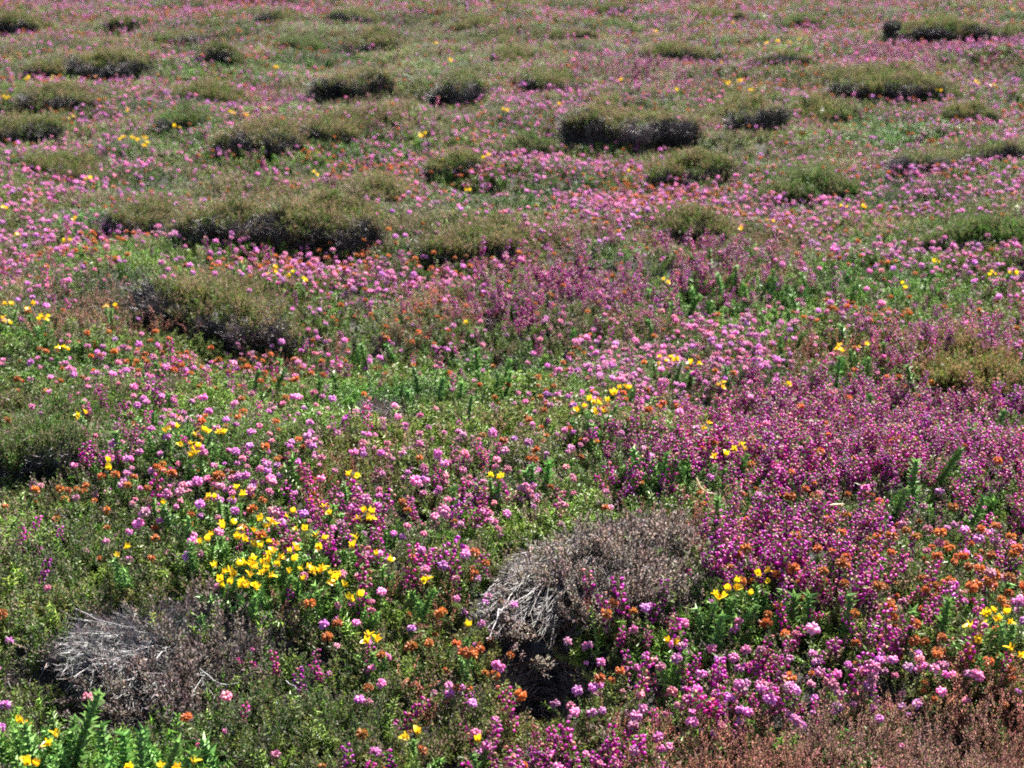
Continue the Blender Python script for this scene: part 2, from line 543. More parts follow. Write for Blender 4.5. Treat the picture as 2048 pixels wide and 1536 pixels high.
# ------------------------------------------------------------------ heather mounds
# x0, x1: left and right end; yd, yb: top and foot of the dark front; back: depth behind the front as a share of the width; dead: share of bare twigs; tint; label
OLIVE, DARK, GREYISH, GREEN = (1.02, .88, .9), (.9, .8, .88), (1.15, .95, 1.05), (.76, .85, .78)
MOUNDS = [
 (700, 800, 88, 106, .6, .5, OLIVE, "faint olive hump between two dark mounds in the upper middle"),
 (820, 900, 14, 30, .6, .5, GREYISH, "small grey hump at the top edge just left of centre"),
 (1560, 1650, 34, 52, .6, .4, GREEN, "small green hump above the far row of yellow gorse"),
 (1100, 1190, 60, 80, .6, .4, OLIVE, "low olive hump above the wide far mound"),
 (210, 300, 34, 52, .6, .5, DARK, "small dark hump in the upper left near the top edge"),
 (560, 650, 76, 98, .6, .3, GREEN, "low green hump below the slim dark-footed mound"),
 (760, 850, 232, 252, .6, .3, OLIVE, "soft olive hump on the green slope in the upper middle"),
 (1010, 1110, 286, 308, .6, .3, GREEN, "soft green hump left of the rounded olive mound"),
 (1900, 2000, 218, 244, .6, .5, OLIVE, "olive hump near the right edge above the long bank"),
 (1600, 1690, 218, 240, .6, .3, OLIVE, "faint olive hump right of the dark grey twiggy mound"),
 (700, 800, 380, 402, .6, .3, GREYISH, "dull grey hump behind the broad twiggy-fronted mound"),
 (1330, 1450, 448, 470, .6, .3, OLIVE, "low olive hump behind the purple band"),
 (60, 170, 330, 352, .6, .3, OLIVE, "low olive hump on the left slope above the pink drift"),
 (1795, 1990, 28, 82, .55, .9, OLIVE, "large dark-fronted heather mound in the top right corner"),
 (1968, 2075, 48, 80, .6, .8, DARK, "dark heather mound cut by the right edge near the top"),
 (1695, 1890, 140, 192, .6, .8, OLIVE, "olive heather mound with bluish dark front below the top right mound"),
 (1265, 1445, 88, 124, .6, .8, OLIVE, "low wide heather mound with dark foot above the twiggy grey bush"),
 (1510, 1615, 112, 150, .6, .9, GREYISH, "small greyish bare-twigged mound below the far row of yellow gorse"),
 (1122, 1395, 192, 282, .55, 1.0, GREYISH, "big dark heather bush with pale bare stems at its foot"),
 (1465, 1565, 200, 262, .6, .9, GREYISH, "dark grey twiggy mound just beyond the big bare-stemmed bush"),
 (1305, 1465, 318, 356, .7, .6, OLIVE, "rounded olive heather mound with black slot at its foot"),
 (1555, 1725, 352, 396, .7, .15, GREEN, "green heather mound with almost no bare twigs"),
 (1800, 2060, 292, 332, .6, .9, DARK, "long dark brown-fronted heather bank at the right edge"),
 (1035, 1168, 142, 176, .6, .8, OLIVE, "olive heather mound behind a pink drift with dark lower edge"),
 (870, 962, 138, 196, .6, 1.0, DARK, "compact blackish heather mound in the upper middle"),
 (632, 772, 138, 196, .6, 1.0, GREYISH, "dark brown twiggy mound beside the thin magenta spike"),
 (400, 478, 84, 124, .6, .9, DARK, "small round dark mound with green cap in the upper left"),
 (295, 432, 70, 102, .6, .8, DARK, "flat dark mound with pale twigs beneath in the upper left"),
 (140, 285, 98, 142, .6, 1.0, GREYISH, "grey bare-twigged dome on the far left slope"),
 (40, 180, 202, 226, .6, .7, OLIVE, "low brown-topped mound with straight dark foot at far left"),
 (-25, 115, 246, 284, .6, .6, OLIVE, "olive mound with dark foot cut by the left edge"),
 (450, 595, 276, 322, .6, .9, GREYISH, "peaked dark grey mound beside small rust flowers"),
 (225, 318, 420, 460, .7, .7, OLIVE, "olive mound with short black front left of its larger neighbour"),
 (352, 545, 408, 474, .6, .85, OLIVE, "wide olive mound with ragged grey twigs and black foot"),
 (535, 760, 452, 516, .5, .8, OLIVE, "broad heather mound with dark twiggy front above the pink drift"),
 (855, 1050, 462, 502, .6, .4, OLIVE, "low green-brown mound with thin dark shadowed foot in the middle"),
 (290, 575, 612, 655, .6, .7, GREYISH, "low grey heather patch with dark foot above the rust flowers"),
 (455, 680, 2, 20, .6, .8, DARK, "long dark mound at the very top edge"),
 (522, 578, 22, 46, .6, .8, DARK, "tiny black-fronted mound under the long top edge mound"),
 (660, 748, 36, 56, .6, .7, OLIVE, "slim dark-footed mound near the top centre-left"),
 (965, 1055, 42, 66, .6, .7, OLIVE, "slim olive mound with dark left side near the top centre"),
 (1185, 1265, 4, 26, .6, .7, DARK, "small dark mound touching the top edge near the centre"),
 (1395, 1495, 14, 34, .6, .5, OLIVE, "faint brown mound near the top edge right of centre"),
 (360, 480, 182, 202, .6, .3, OLIVE, "faint low brown mound left of the magenta spike"),
 (318, 395, 232, 254, .6, .5, GREEN, "small low dark-footed green mound above the yellow gorse trio"),
 (612, 705, 256, 276, .6, .4, OLIVE, "low dark sliver of a mound on the green slope"),
 (870, 960, 338, 368, .6, .4, GREYISH, "small dull grey mound in the middle distance"),
 (1840, 2090, 455, 492, .5, .2, GREEN, "dark green bushy slope at the right edge above the lilac drift"),
 (-40, 150, 888, 925, .6, .25, GREEN, "dark green heath hummock cut by the left edge"),
 (-30, 70, 20, 62, .6, .4, GREYISH, "dull grey mound in the top left corner"),
 (60, 150, 112, 132, .6, .3, OLIVE, "faint brown hump below the top left corner"),
 (895, 1005, 22, 44, .6, .4, GREYISH, "greyish hump at the top edge left of centre"),
 (985, 1060, 92, 112, .6, .5, GREYISH, "small grey hump above the olive mound with pink drift"),
 (1885, 2070, 742, 775, .5, .3, (1.35, .95, .95), "brown twiggy heather bush at the right edge above the purple patch"),
]
MH = []
FOOT = []                                                  # footprints: cx, cy, half width, front depth, back depth
def mfront(u):
    return np.clip(-np.sin(u) + .3 * np.clip(-np.cos(u), 0, 1) - .08, 0, 1) ** .5
def mprofile(u, r):
    """wind-clipped shape: a crown sloping to an overhanging lip on the viewer's side, running out gently behind"""
    r = np.clip(r, 0, 1)
    fr = mfront(u)
    q = np.clip(r / .52, 0, 1); w_ = np.clip((r - .52) / .48, 0, 1)
    zf = np.where(r < .52, 1 - .26 * q ** 2, .74 * (1 - w_))
    t = np.clip((r - .08) / .92, 0, 1)
    return fr * zf + (1 - fr) * (1 - t * t * (3 - 2 * t))
def mradius(u, r):
    """how far out the surface lies at r: it turns back in under the lip"""
    fr = mfront(u)
    q = np.clip(r / .52, 0, 1); w_ = np.clip((r - .52) / .48, 0, 1)
    return fr * (q - .5 * w_) + (1 - fr) * r
mound_no = 0
for (x0, x1, yd, yb, back, dead, tn, lab) in MOUNDS:
    xc = (x0 + x1) / 2
    gx, gy, gz = pix(xc, yb, .06)
    d = project(gx, gy, gz)[2]
    a = (x1 - x0) / 2 * d / FPX * 1.25
    H = min(.27, (yb - yd) * d / FPX / 1.25 + .025)
    H = max(H, .10)
    bf, bb = H * 1.15, max(back * 3.0 * a, H * 6)
    cx, cy = gx, gy + .62 * bf
    FOOT.append((cx, cy, a, bf, bb)); MH.append(H)
    root = thing("heather_mound", lab, "heather", (cx, cy, gz), 0, "heather mounds on the heath")
    seed = 100 + mound_no; mound_no += 1
    def surf(u, r):
        """u: angle round the mound, r: 0 top .. 1 foot -> local point"""
        rr = 1 + .22 * (fbm(np.cos(u) * 1.6 + 5, np.sin(u) * 1.6 + 5, seed) - .5) * 2
        rr = rr + .42 * (fbm(np.cos(u) * 5 + 15, np.sin(u) * 5 + 5, seed + 3, 2) - .5) * 2
        ro = mradius(u, r)
        X = np.cos(u) * a * ro * rr
        Y = np.sin(u) * np.where(np.sin(u) < 0, bf, bb) * ro * rr
        Z = H * mprofile(u, r) * (.45 + 1.0 * fbm(X / (.06 + .45 * a) + 9, Y / (.06 + .45 * a) + 3, seed + 1, 2))
        return X, Y, Z
    gofs = lambda X, Y: ground_z(cx + X, cy + Y) - gz
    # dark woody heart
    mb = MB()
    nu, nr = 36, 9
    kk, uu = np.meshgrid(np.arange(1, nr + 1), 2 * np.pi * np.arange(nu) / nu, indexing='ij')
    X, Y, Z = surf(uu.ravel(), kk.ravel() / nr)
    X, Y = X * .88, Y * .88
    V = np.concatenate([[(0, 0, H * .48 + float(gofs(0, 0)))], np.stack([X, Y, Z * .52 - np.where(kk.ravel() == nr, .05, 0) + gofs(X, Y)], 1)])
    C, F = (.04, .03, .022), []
    for j in range(nu):
        F.append((0, 1 + j, 1 + (j + 1) % nu))
    for k in range(nr - 1):
        for j in range(nu):
            p, q = 1 + k * nu + j, 1 + k * nu + (j + 1) % nu
            F.append((p, p + nu, q + nu, q))
    mb.add(V, F, C)
    child("woody_heart", mb.mesh("woody_heart", [M_TWIG], True), root)
    # foliage
    area = math.pi * a * (bf + bb) / 2 + 2 * a * H
    dens = 2900 * min(1, (4.0 / d)) ** .75
    n = int(min(4500, max(120, area * dens)))
    def sample(n):
        u = rng.uniform(0, 2 * np.pi, n); r = np.sqrt(rng.random(n)) * 1.0
        X, Y, Z = surf(u, r)
        e = .01
        # outward lean grows to the foot
        nx_, ny_ = np.cos(u) / a, np.sin(u) / np.where(np.sin(u) < 0, bf, bb)
        ll = np.sqrt(nx_ ** 2 + ny_ ** 2)
        lean = np.clip(r ** 2.5, 0, 1) * .85 + .5 * mfront(u) * np.clip(r * 3 - 2, 0, 1)
        ph = np.arctan2(ny_ / ll, nx_ / ll)
        return u, r, X, Y, Z, lean, ph
    u, r, X, Y, Z, lean, ph = sample(n)
    front = np.clip(mfront(u) * 1.6, 0, 1) * np.clip((r - .60 + .30 * dead) * 4.5, 0, 1)
    p_dead = front * min(1, dead + .3) 
    p_dead *= np.clip((fbm(X / .10, Z / .07, seed + 5) - .2) * 3.2, .3, 1.3)
    isd = rng.random(n) < p_dead
    keep = (Z > H * .10) | (rng.random(n) < .5)
    sz = (.75 + .25 * min(2.2, d / 4)) * .8
    def lay(mask):
        m = mask & keep
        k = m.sum()
        return np.stack([X[m], Y[m], Z[m] * .86 - .01 + gofs(X[m], Y[m])], 1), np.stack([rng.normal(0, .25, k), lean[m] + rng.normal(0, .15, k), ph[m]], 1), sz * rng.uniform(.65, 1.1, k), k
    pos, rt, s, k = lay(~isd)
    nz = fbm(pos[:, 0] / .25 + cx, pos[:, 1] / .25 + cy, 55)
    tt = tints(k, tn, .3, .08) * (np.array([1.05, 1, .95]) * nz[:, None] + np.array([.8, 1.1, .6]) * (1 - nz[:, None]))
    hm = rng.random(k) < .35
    scatter("foliage", G_CALL, pos[~hm], rt[~hm], s[~hm], tt[~hm], root)["kind"] = "stuff"
    scatter("green_foliage", G_HEATH, pos[hm], rt[hm], s[hm], tt[hm], root)["kind"] = "stuff"
    pos, rt, s, k = lay(isd)
    if k:
        scatter("dead_shoots", G_DEAD, pos, rt, s * 1.1, tints(k, np.array((1, .95, .97)), .35, .06) * np.clip((fbm(pos[:, 0] / .09, pos[:, 2] / .06 + 5, seed + 8) - .3) * 2.6, .2, 1.6)[:, None], root)["kind"] = "stuff"
    # bare branches arching out of the foot
    nb = int(10 + 60 * dead * min(1, a / .3))
    P, R, C = [], [], []
    for k in range(nb):
        u0 = -math.pi / 2 + rng.normal(0, .75)
        X1, Y1, Z1 = surf(np.array(u0), np.array(rng.uniform(.55, 1.0)))
        p0 = np.array([X1 * rng.uniform(.2, .7), Y1 * .45 + rng.normal(0, .02), .0])
        p1 = np.array([float(X1) * 1.02, float(Y1) * 1.05, max(.015, float(Z1) * .9 + rng.normal(0, .02)) + float(gofs(X1, Y1))])
        mid = (p0 + p1) / 2 + np.array([rng.normal(0, .03), -.03, rng.uniform(-.02, .04)])
        t = np.linspace(0, 1, 6)[:, None]
        P.append((1 - t) ** 2 * p0 + 2 * t * (1 - t) * mid + t ** 2 * p1 + np.cumsum(rng.normal(0, .004, (6, 3)), 0))
        R.append(np.linspace(rng.uniform(.002, .005), .0009, 6)); C.append(jit((.26, .235, .23), .45))
    mb = MB(); tubes(mb, np.array(P), np.array(R), np.array(C))
    child("bare_branches", mb.mesh("bare_branches", [M_TWIG], True), root)["kind"] = "stuff"

def mound_z(x, y):
    """height of the mounds over the ground, and how far inside a mound (0 foot .. 1 top, fronts count as 1)"""
    z = np.zeros(len(x)); ins = np.zeros(len(x))
    for (cx, cy, a, bf, bb), H in zip(FOOT, MH):
        X, Y = (x - cx) / a, (y - cy) / np.where(y < cy, bf, bb)
        r = np.hypot(X, Y); m = r < 1
        if m.any():
            z[m] = np.maximum(z[m], H * .86 * mprofile(np.arctan2(Y[m], X[m]), r[m]))
            ins[m] = np.maximum(ins[m], np.where(Y[m] < .1, 1, 1 - r[m] * .85))
    return z, ins

def inside_mounds(x, y, grow=1.0):
    m = np.zeros(len(x), bool)
    for (cx, cy, a, bf, bb) in FOOT:
        dy = y - cy
        r = ((x - cx) / a) ** 2 + (dy / np.where(dy < 0, bf, bb)) ** 2
        m |= r < grow
    return m

# ------------------------------------------------------------------ the two dead bushes in front and the brown hollow behind them
def lobe_point(lobes, k=None):
    """a point on the ragged top of one of the lobes"""
    while True:
        c, A, B, H = lobes[rng.integers(len(lobes)) if k is None else k]
        u = rng.uniform(0, 2 * np.pi); r = math.sqrt(rng.random())
        edge = .72 + .56 * float(fbm(math.cos(u) * 2.2 + c[0] * 9 + 5, math.sin(u) * 2.2 + c[1] * 9 + 5, 91))
        p = np.array([A * r * math.cos(u) * edge, B * r * math.sin(u) * edge, 0])
        hh = H * (1 - r ** 2.2) ** .6 * (.62 + .7 * float(fbm((c[0] + p[0]) / .07 + 3, (c[1] + p[1]) / .07 + 8, 17)))
        return c + p + np.array([0, 0, hh]), r

def twig_fan(lobes, n, S, r0, col, starts, wob=.006, upr=(.0, 1.0), sag=.0):
    P, R, C = [], [], []
    for k in range(n):
        e, r = lobe_point(lobes)
        s = starts[rng.integers(len(starts))]
        s = s + (e - s) * rng.uniform(*upr)
        mid = (s + e) / 2 + np.array([0, 0, rng.uniform(-.01, .03) + sag]) + rng.normal(0, .012, 3)
        t = np.linspace(0, 1, S)[:, None]
        ln = (1 - t) ** 2 * s + 2 * t * (1 - t) * mid + t ** 2 * e + np.cumsum(rng.normal(0, wob, (S, 3)), 0) * t
        P.append(ln); R.append(np.linspace(r0 * rng.uniform(.6, 1.2), r0 * .35, S)); C.append(jit(col, .4))
    return np.array(P), np.array(R), np.array(C)

def sprigs(P, n, L, r0, col):
    """short side twigs along the outer half of the given lines"""
    Q, R, C = [], [], []
    for k in range(n):
        ln = P[rng.integers(len(P))]
        p, d = at(ln, rng.uniform(.45, .99))
        e = nrm(d + rng.normal(0, .65, 3) + np.array([0, 0, .15])) * L * rng.uniform(.4, 1.3)
        Q.append(np.array([p, p + e * .5 + rng.normal(0, .002, 3), p + e])); R.append(np.array([1, .75, .4]) * r0); C.append(jit(col, .45))
    return np.array(Q), np.array(R), np.array(C)

def build_dead(label, root_px, lobes_px, fine, mid, main, withered, col_fine, col_main, col_dry, spread, w0=.12):
    rx, ry, rz = pix(*root_px)
    o = thing("dead_heather_bush", label, "dead bush", (rx, ry, rz))
    lobes = []
    for (px, py, rxp, ryp, H) in lobes_px:
        x, y, z = pix(px, py, H * .8)
        d = project(x, y, z)[2]
        A = rxp * d / FPX
        B = ryp * d / FPX / math.sin(PITCH + math.atan((py - 768) / FPX)) * .9
        lobes.append((np.array([x - rx, y - ry, z - rz]), A, B, H))
        DEADFOOT.append((x, y, A, B))
    st = [np.array([rng.normal(0, spread), rng.normal(0, spread * .6), rng.uniform(-.02, .03)]) for _ in range(9)]
    P, R, C = twig_fan(lobes, main, 9, .0032, col_main, st, .007, (0, .12))
    P[:, :, 2] *= np.linspace(1, .6, P.shape[1])[None]
    mb = MB(); tubes(mb, P, R, C, 4)
    child("main_branches", mb.mesh("main_branches", [M_TWIG], True), o)["kind"] = "stuff"
    P2, R2, C2 = twig_fan(lobes, mid, 6, .0011, col_main, [p[q] for p in P for q in (2, 4)], .004, (0, .35), .01)
    mb = MB(); tubes(mb, P2, R2, C2)
    child("thin_twigs", mb.mesh("thin_twigs", [M_TWIG]), o)["kind"] = "stuff"
    Q, Rq, Cq = sprigs(P2, fine, .028, .0006, col_fine)
    mb = MB(); tubes(mb, Q, Rq, Cq)
    child("fine_twigs", mb.mesh("fine_twigs", [M_TWIG]), o)["kind"] = "stuff"
    # withered leafy shoots over the crown
    pp, rr = [], []
    for k in range(withered):
        e, r = lobe_point(lobes, 0 if rng.random() < w0 else rng.integers(min(1, len(lobes) - 1), len(lobes)))
        pp.append(e - np.array([0, 0, .055])); rr.append((rng.normal(0, .5), rng.normal(0, .5), rng.uniform(0, 6.28)))
    if withered:
        scatter("withered_shoots", G_WITHER, np.array(pp), np.array(rr), rng.uniform(.8, 1.4, withered), tints(withered, col_dry, .4, .08), o)["kind"] = "stuff"
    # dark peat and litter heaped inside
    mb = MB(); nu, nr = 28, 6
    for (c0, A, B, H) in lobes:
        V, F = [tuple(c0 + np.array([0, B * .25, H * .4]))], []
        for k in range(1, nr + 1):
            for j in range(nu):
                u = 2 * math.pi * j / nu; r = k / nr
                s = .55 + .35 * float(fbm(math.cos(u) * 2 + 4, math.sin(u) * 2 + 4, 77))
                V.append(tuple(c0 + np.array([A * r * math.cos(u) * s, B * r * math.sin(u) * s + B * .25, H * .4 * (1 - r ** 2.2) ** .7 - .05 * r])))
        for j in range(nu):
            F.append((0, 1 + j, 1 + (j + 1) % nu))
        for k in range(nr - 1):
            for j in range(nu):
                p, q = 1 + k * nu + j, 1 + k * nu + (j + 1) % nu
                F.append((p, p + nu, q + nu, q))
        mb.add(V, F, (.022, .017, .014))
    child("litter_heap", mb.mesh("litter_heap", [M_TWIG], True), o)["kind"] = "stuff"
    return o
DEADFOOT = []
def dead_cover(x, y):
    m = np.zeros(len(x))
    for (cx, cy, A, B) in DEADFOOT:
        m = np.maximum(m, np.clip(1.5 - 1.3 * np.hypot((x - cx) / A, (y - cy) / B), 0, 1))
    return m
G_WITHER = scatter_group("withered_shoots", [m_calluna((.27, .23, .205), (.17, .14, .12), 22, (.05, .085), .2) for _ in range(4)])

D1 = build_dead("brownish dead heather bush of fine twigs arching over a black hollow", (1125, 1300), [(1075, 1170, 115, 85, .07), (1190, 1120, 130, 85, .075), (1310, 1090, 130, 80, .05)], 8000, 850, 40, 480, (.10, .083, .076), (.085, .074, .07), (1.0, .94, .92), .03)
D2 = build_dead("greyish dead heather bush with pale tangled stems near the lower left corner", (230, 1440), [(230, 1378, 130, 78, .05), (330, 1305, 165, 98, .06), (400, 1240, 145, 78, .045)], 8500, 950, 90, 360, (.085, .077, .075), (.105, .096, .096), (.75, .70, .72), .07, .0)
D3 = build_dead("small dark brown dead clump in a hollow below the bright green gorse", (765, 855), [(765, 825, 70, 42, .07)], 900, 160, 24, 40, (.10, .075, .065), (.12, .10, .09), (.42, .36, .34), .03)

def extra_branches(o, name, specs, col, rad, wob=.005):
    """named pale branches: each a pixel polyline with heights above the ground"""
    for sp_ in specs:
        pts = []
        for (px, py, hgt) in sp_:
            x, y, z = pix(px, py, hgt)
            pts.append((x - o.location.x, y - o.location.y, z + hgt - o.location.z))
        pts = np.array(pts)
        t = np.linspace(0, len(pts) - 1, 10)
        ln = np.stack([np.interp(t, range(len(pts)), pts[:, i]) for i in range(3)], 1) + np.cumsum(rng.normal(0, wob * .4, (10, 3)), 0)
        mb = MB(); tubes(mb, ln[None], np.linspace(rad * rng.uniform(.8, 1.2), rad * .4, 10)[None], jit(col, .2)[None], 5)
        child(name, mb.mesh(name, [M_TWIG], True), o)

extra_branches(D1, "bare_branch", [
    [(1150, 1360, .0), (1148, 1320, .05), (1135, 1290, .08), (1110, 1275, .10)],
    [(1150, 1330, .02), (1090, 1322, .06), (1040, 1318, .07), (1000, 1285, .09)],
    [(1085, 1340, .02), (1040, 1320, .05), (1005, 1295, .08), (985, 1280, .08)],
    [(1145, 1335, .02), (1125, 1340, .03), (1115, 1330, .05)],
], (.30, .27, .26), .0022)
extra_branches(D2, "bare_branch", [
    [(135, 1450, .03), (200, 1440, .05), (250, 1430, .06)], [(140, 1440, .03), (185, 1425, .06), (225, 1432, .05)],
    [(150, 1395, .06), (185, 1425, .05), (215, 1455, .03)], [(175, 1370, .08), (185, 1405, .07), (215, 1440, .04)],
    [(165, 1345, .05), (205, 1352, .06), (265, 1350, .06)], [(215, 1388, .06), (262, 1366, .07)],
    [(395, 1340, .08), (440, 1375, .05), (470, 1360, .06)],
    [(130, 1415, .05), (170, 1400, .06), (200, 1412, .05)], [(145, 1430, .04), (180, 1412, .06), (192, 1450, .03)],
    [(310, 1420, .04), (340, 1470, .02), (365, 1490, .01), (360, 1510, .0)],
    [(575, 1360, .05), (600, 1370, .05), (620, 1390, .04)], [(440, 1440, .02), (445, 1420, .03)],
    [(225, 1440, .04), (260, 1448, .04), (250, 1470, .02)],
], (.20, .185, .185), .0014)

# ------------------------------------------------------------------ where each kind grows: soft ellipses in the photograph, evaluated at the plants' own tops
def field(px, py, ell):
    s = np.zeros_like(px)
    for (cx, cy, rx, ry, a) in ell:
        s = s + a * np.exp(-(((px - cx) / rx) ** 2 + ((py - cy) / ry) ** 2) ** 1.4)
    return s

PINK_F = [(1120, 690, 430, 95, 190), (900, 640, 300, 50, 120), (1850, 520, 280, 55, 170), (1500, 640, 200, 60, 80), (280, 760, 330, 110, 120), (520, 920, 420, 70, 190), (90, 800, 130, 80, 150),
          (650, 535, 330, 45, 260), (200, 490, 280, 60, 170), (1650, 1345, 330, 85, 330), (1300, 1330, 160, 110, 110), (850, 980, 200, 60, 90),
          (1250, 385, 300, 40, 120), (1080, 200, 110, 30, 200), (1900, 95, 260, 35, 150), (300, 330, 260, 40, 130), (1950, 345, 150, 30, 160), (750, 345, 250, 30, 130), (350, 215, 250, 30, 110), (1100, 320, 300, 40, 80),
          (200, 20, 400, 30, 90), (1250, 40, 400, 30, 80), (1700, 390, 300, 40, 90)]
RUST_F = [(430, 690, 300, 60, 110), (1850, 1130, 220, 85, 190), (1690, 618, 160, 26, 330), (960, 1300, 120, 75, 190), (1850, 1300, 200, 50, 130), (230, 945, 260, 28, 200), (1000, 860, 160, 30, 130),
          (700, 600, 150, 40, 60), (980, 1140, 60, 50, 250), (600, 515, 250, 30, 130), (1250, 360, 200, 30, 100), (850, 330, 200, 25, 120), (1400, 380, 250, 40, 80), (1340, 255, 60, 18, 250), (1650, 1200, 300, 80, 60),
          (800, 850, 200, 40, 60), (1850, 340, 200, 20, 120)]
BELL_F = [(1700, 850, 370, 120, 620), (1980, 890, 150, 120, 560), (1550, 1060, 240, 85, 470), (1450, 880, 230, 90, 300), (1200, 545, 330, 75, 420), (1400, 520, 200, 60, 200), (1600, 1130, 220, 60, 330), (800, 1050, 240, 95, 260),
          (1900, 640, 200, 70, 260), (1000, 1495, 320, 60, 230), (1700, 1260, 330, 55, 70), (300, 850, 130, 60, 130), (1650, 1370, 350, 90, 55), (1250, 1200, 90, 80, 160), (640, 1200, 130, 120, 120),
          (1290, 130, 120, 30, 300), (540, 195, 60, 16, 260), (1850, 100, 200, 30, 160), (60, 1090, 90, 60, 90), (1000, 900, 140, 40, 120), (1980, 1020, 120, 60, 300), (1500, 1330, 250, 90, 60), (900, 1380, 200, 120, 70)]
GORSE_F = [(1480, 590, 200, 50, 2.6), (1650, 545, 250, 40, 1.1), (740, 760, 210, 55, 1.3), (980, 780, 180, 55, 1.0), (140, 1490, 190, 55, 2.6), (350, 1530, 200, 40, 1.8), (1060, 1040, 150, 50, 1.4), (1880, 1050, 160, 110, .8), (1620, 1215, 260, 45, 1.1), (1380, 950, 150, 60, .8), (520, 1140, 170, 90, .9),
           (560, 575, 130, 40, 1.3), (1000, 390, 160, 40, .9), (1800, 270, 200, 40, 1.0), (420, 270, 200, 35, .7), (1200, 275, 130, 30, .6), (1560, 100, 120, 25, .9), (700, 130, 200, 25, .6), (380, 145, 160, 30, .7), (60, 700, 160, 60, .8), (150, 1030, 200, 40, .7), (900, 470, 150, 40, .5), (1900, 480, 150, 60, .6), (400, 800, 120, 50, .5), (1400, 1240, 110, 60, .6), (700, 300, 250, 30, .5)]
CALL_F = [(120, 1200, 220, 130, 2.2), (560, 1380, 260, 140, 1.6), (220, 1100, 200, 50, 1.0), (1000, 1420, 150, 60, .5), (300, 590, 280, 50, 1.4), (450, 380, 260, 50, 1.4), (700, 430, 200, 50, 1.4), (950, 430, 200, 40, 1.0), (1450, 470, 260, 50, .9), (1620, 340, 220, 50, 1.0), (1950, 420, 150, 60, 1.0),
          (800, 230, 260, 40, 1.2), (650, 180, 250, 40, 1.0), (1000, 150, 300, 50, .9), (1350, 90, 200, 40, 1.0), (900, 80, 300, 40, 1.2), (1800, 150, 200, 40, .8), (200, 250, 300, 60, .7), (1450, 230, 220, 50, 1.2), (1500, 300, 300, 40, .6), (100, 80, 250, 60, .7), (700, 60, 300, 50, .7), (1600, 980, 200, 50, .6), (1100, 480, 150, 40, .7)]
BROWN_F = [(1760, 1505, 360, 85, 6.0), (2000, 1480, 160, 90, 6.0), (1500, 1530, 130, 50, 3.0), (1950, 730, 90, 45, 3.0), (1650, 690, 90, 30, 1.2), (1400, 1060, 60, 50, 1.2), (880, 620, 80, 40, .6), (300, 610, 200, 40, .8), (1450, 560, 120, 40, .3)]

def in_area(x, y):
    return np.abs(x) < .345 * y + .55

def rand_ground(density, y0=1.35, y1=27.0):
    """points strewn over the visible heath; density(y) per square metre"""
    out = []
    for ya in np.arange(y0, y1, .25):
        hw = .345 * (ya + .25) + .55
        n = rng.poisson(density(ya + .12) * .25 * 2 * hw)
        out.append(np.stack([rng.uniform(-hw, hw, n), rng.uniform(ya, ya + .25, n)], 1))
    p = np.concatenate(out)
    return p[:, 0], p[:, 1]

# undergrowth
ux, uy = rand_ground(lambda y: 1500 * min(1, (3.4 / y)) ** 1.0 * min(1, (12 / y)) ** .6)
m = ~inside_mounds(ux, uy, .8) & (rng.random(len(ux)) > dead_cover(ux, uy) * .86)
ux, uy = ux[m], uy[m]
uz = ground_z(ux, uy)
upx, upy, ud = project(ux, uy, uz + .07)
n1 = fbm(ux / .5, uy / .5, 21); n2 = fbm(ux / .35, uy / .35, 31); n3 = fbm(ux / .7, uy / .7, 41)
wg = .34 * np.clip((n1 - .35) * 4, 0, 2) + field(upx, upy, GORSE_F)
wc = .35 * np.clip((n2 - .3) * 4, 0, 2) + field(upx, upy, CALL_F)
wb = .015 * np.clip((n3 - .45) * 5, 0, 2) + field(upx, upy, BROWN_F)
wd = .07 + 0 * ux
wh = .60 + 0 * ux
W = np.stack([wh, wg, wc, wb, wd], 1); W /= W.sum(1, keepdims=True)
cat = (rng.random(len(ux))[:, None] > np.cumsum(W, 1)).sum(1)
grow = (.62 + .5 * fbm(ux / .22, uy / .22, 63)) * (1 + .25 * np.clip(ud / 4 - .6, 0, 2.6))
colony = (.5 + 1.0 * fbm(ux / .3 + 40, uy / .3, 64))[:, None] * (1 + np.array([.35, 0, -.1]) * (fbm(ux / .4, uy / .4 + 30, 65)[:, None] - .5) * 2)
flower_here = np.clip((field(upx, upy, PINK_F) + field(upx, upy, RUST_F)) / 700 + field(upx, upy, BELL_F) / 900, 0, .55)
pitd = np.zeros(len(ux))
for (qx, qy, rx, ry, dd) in PITS:
    pitd = np.maximum(pitd, np.exp(-(((ux - qx) / rx) ** 2 + ((uy - qy) / ry) ** 2) ** 1.5))
ok = rng.random(len(ux)) > np.where((np.hypot(ux - PITS[0][0], uy - PITS[0][1]) < .35) | (np.hypot(ux - PITS[2][0], uy - PITS[2][1]) < .35), pitd * 1.6, pitd * .35)
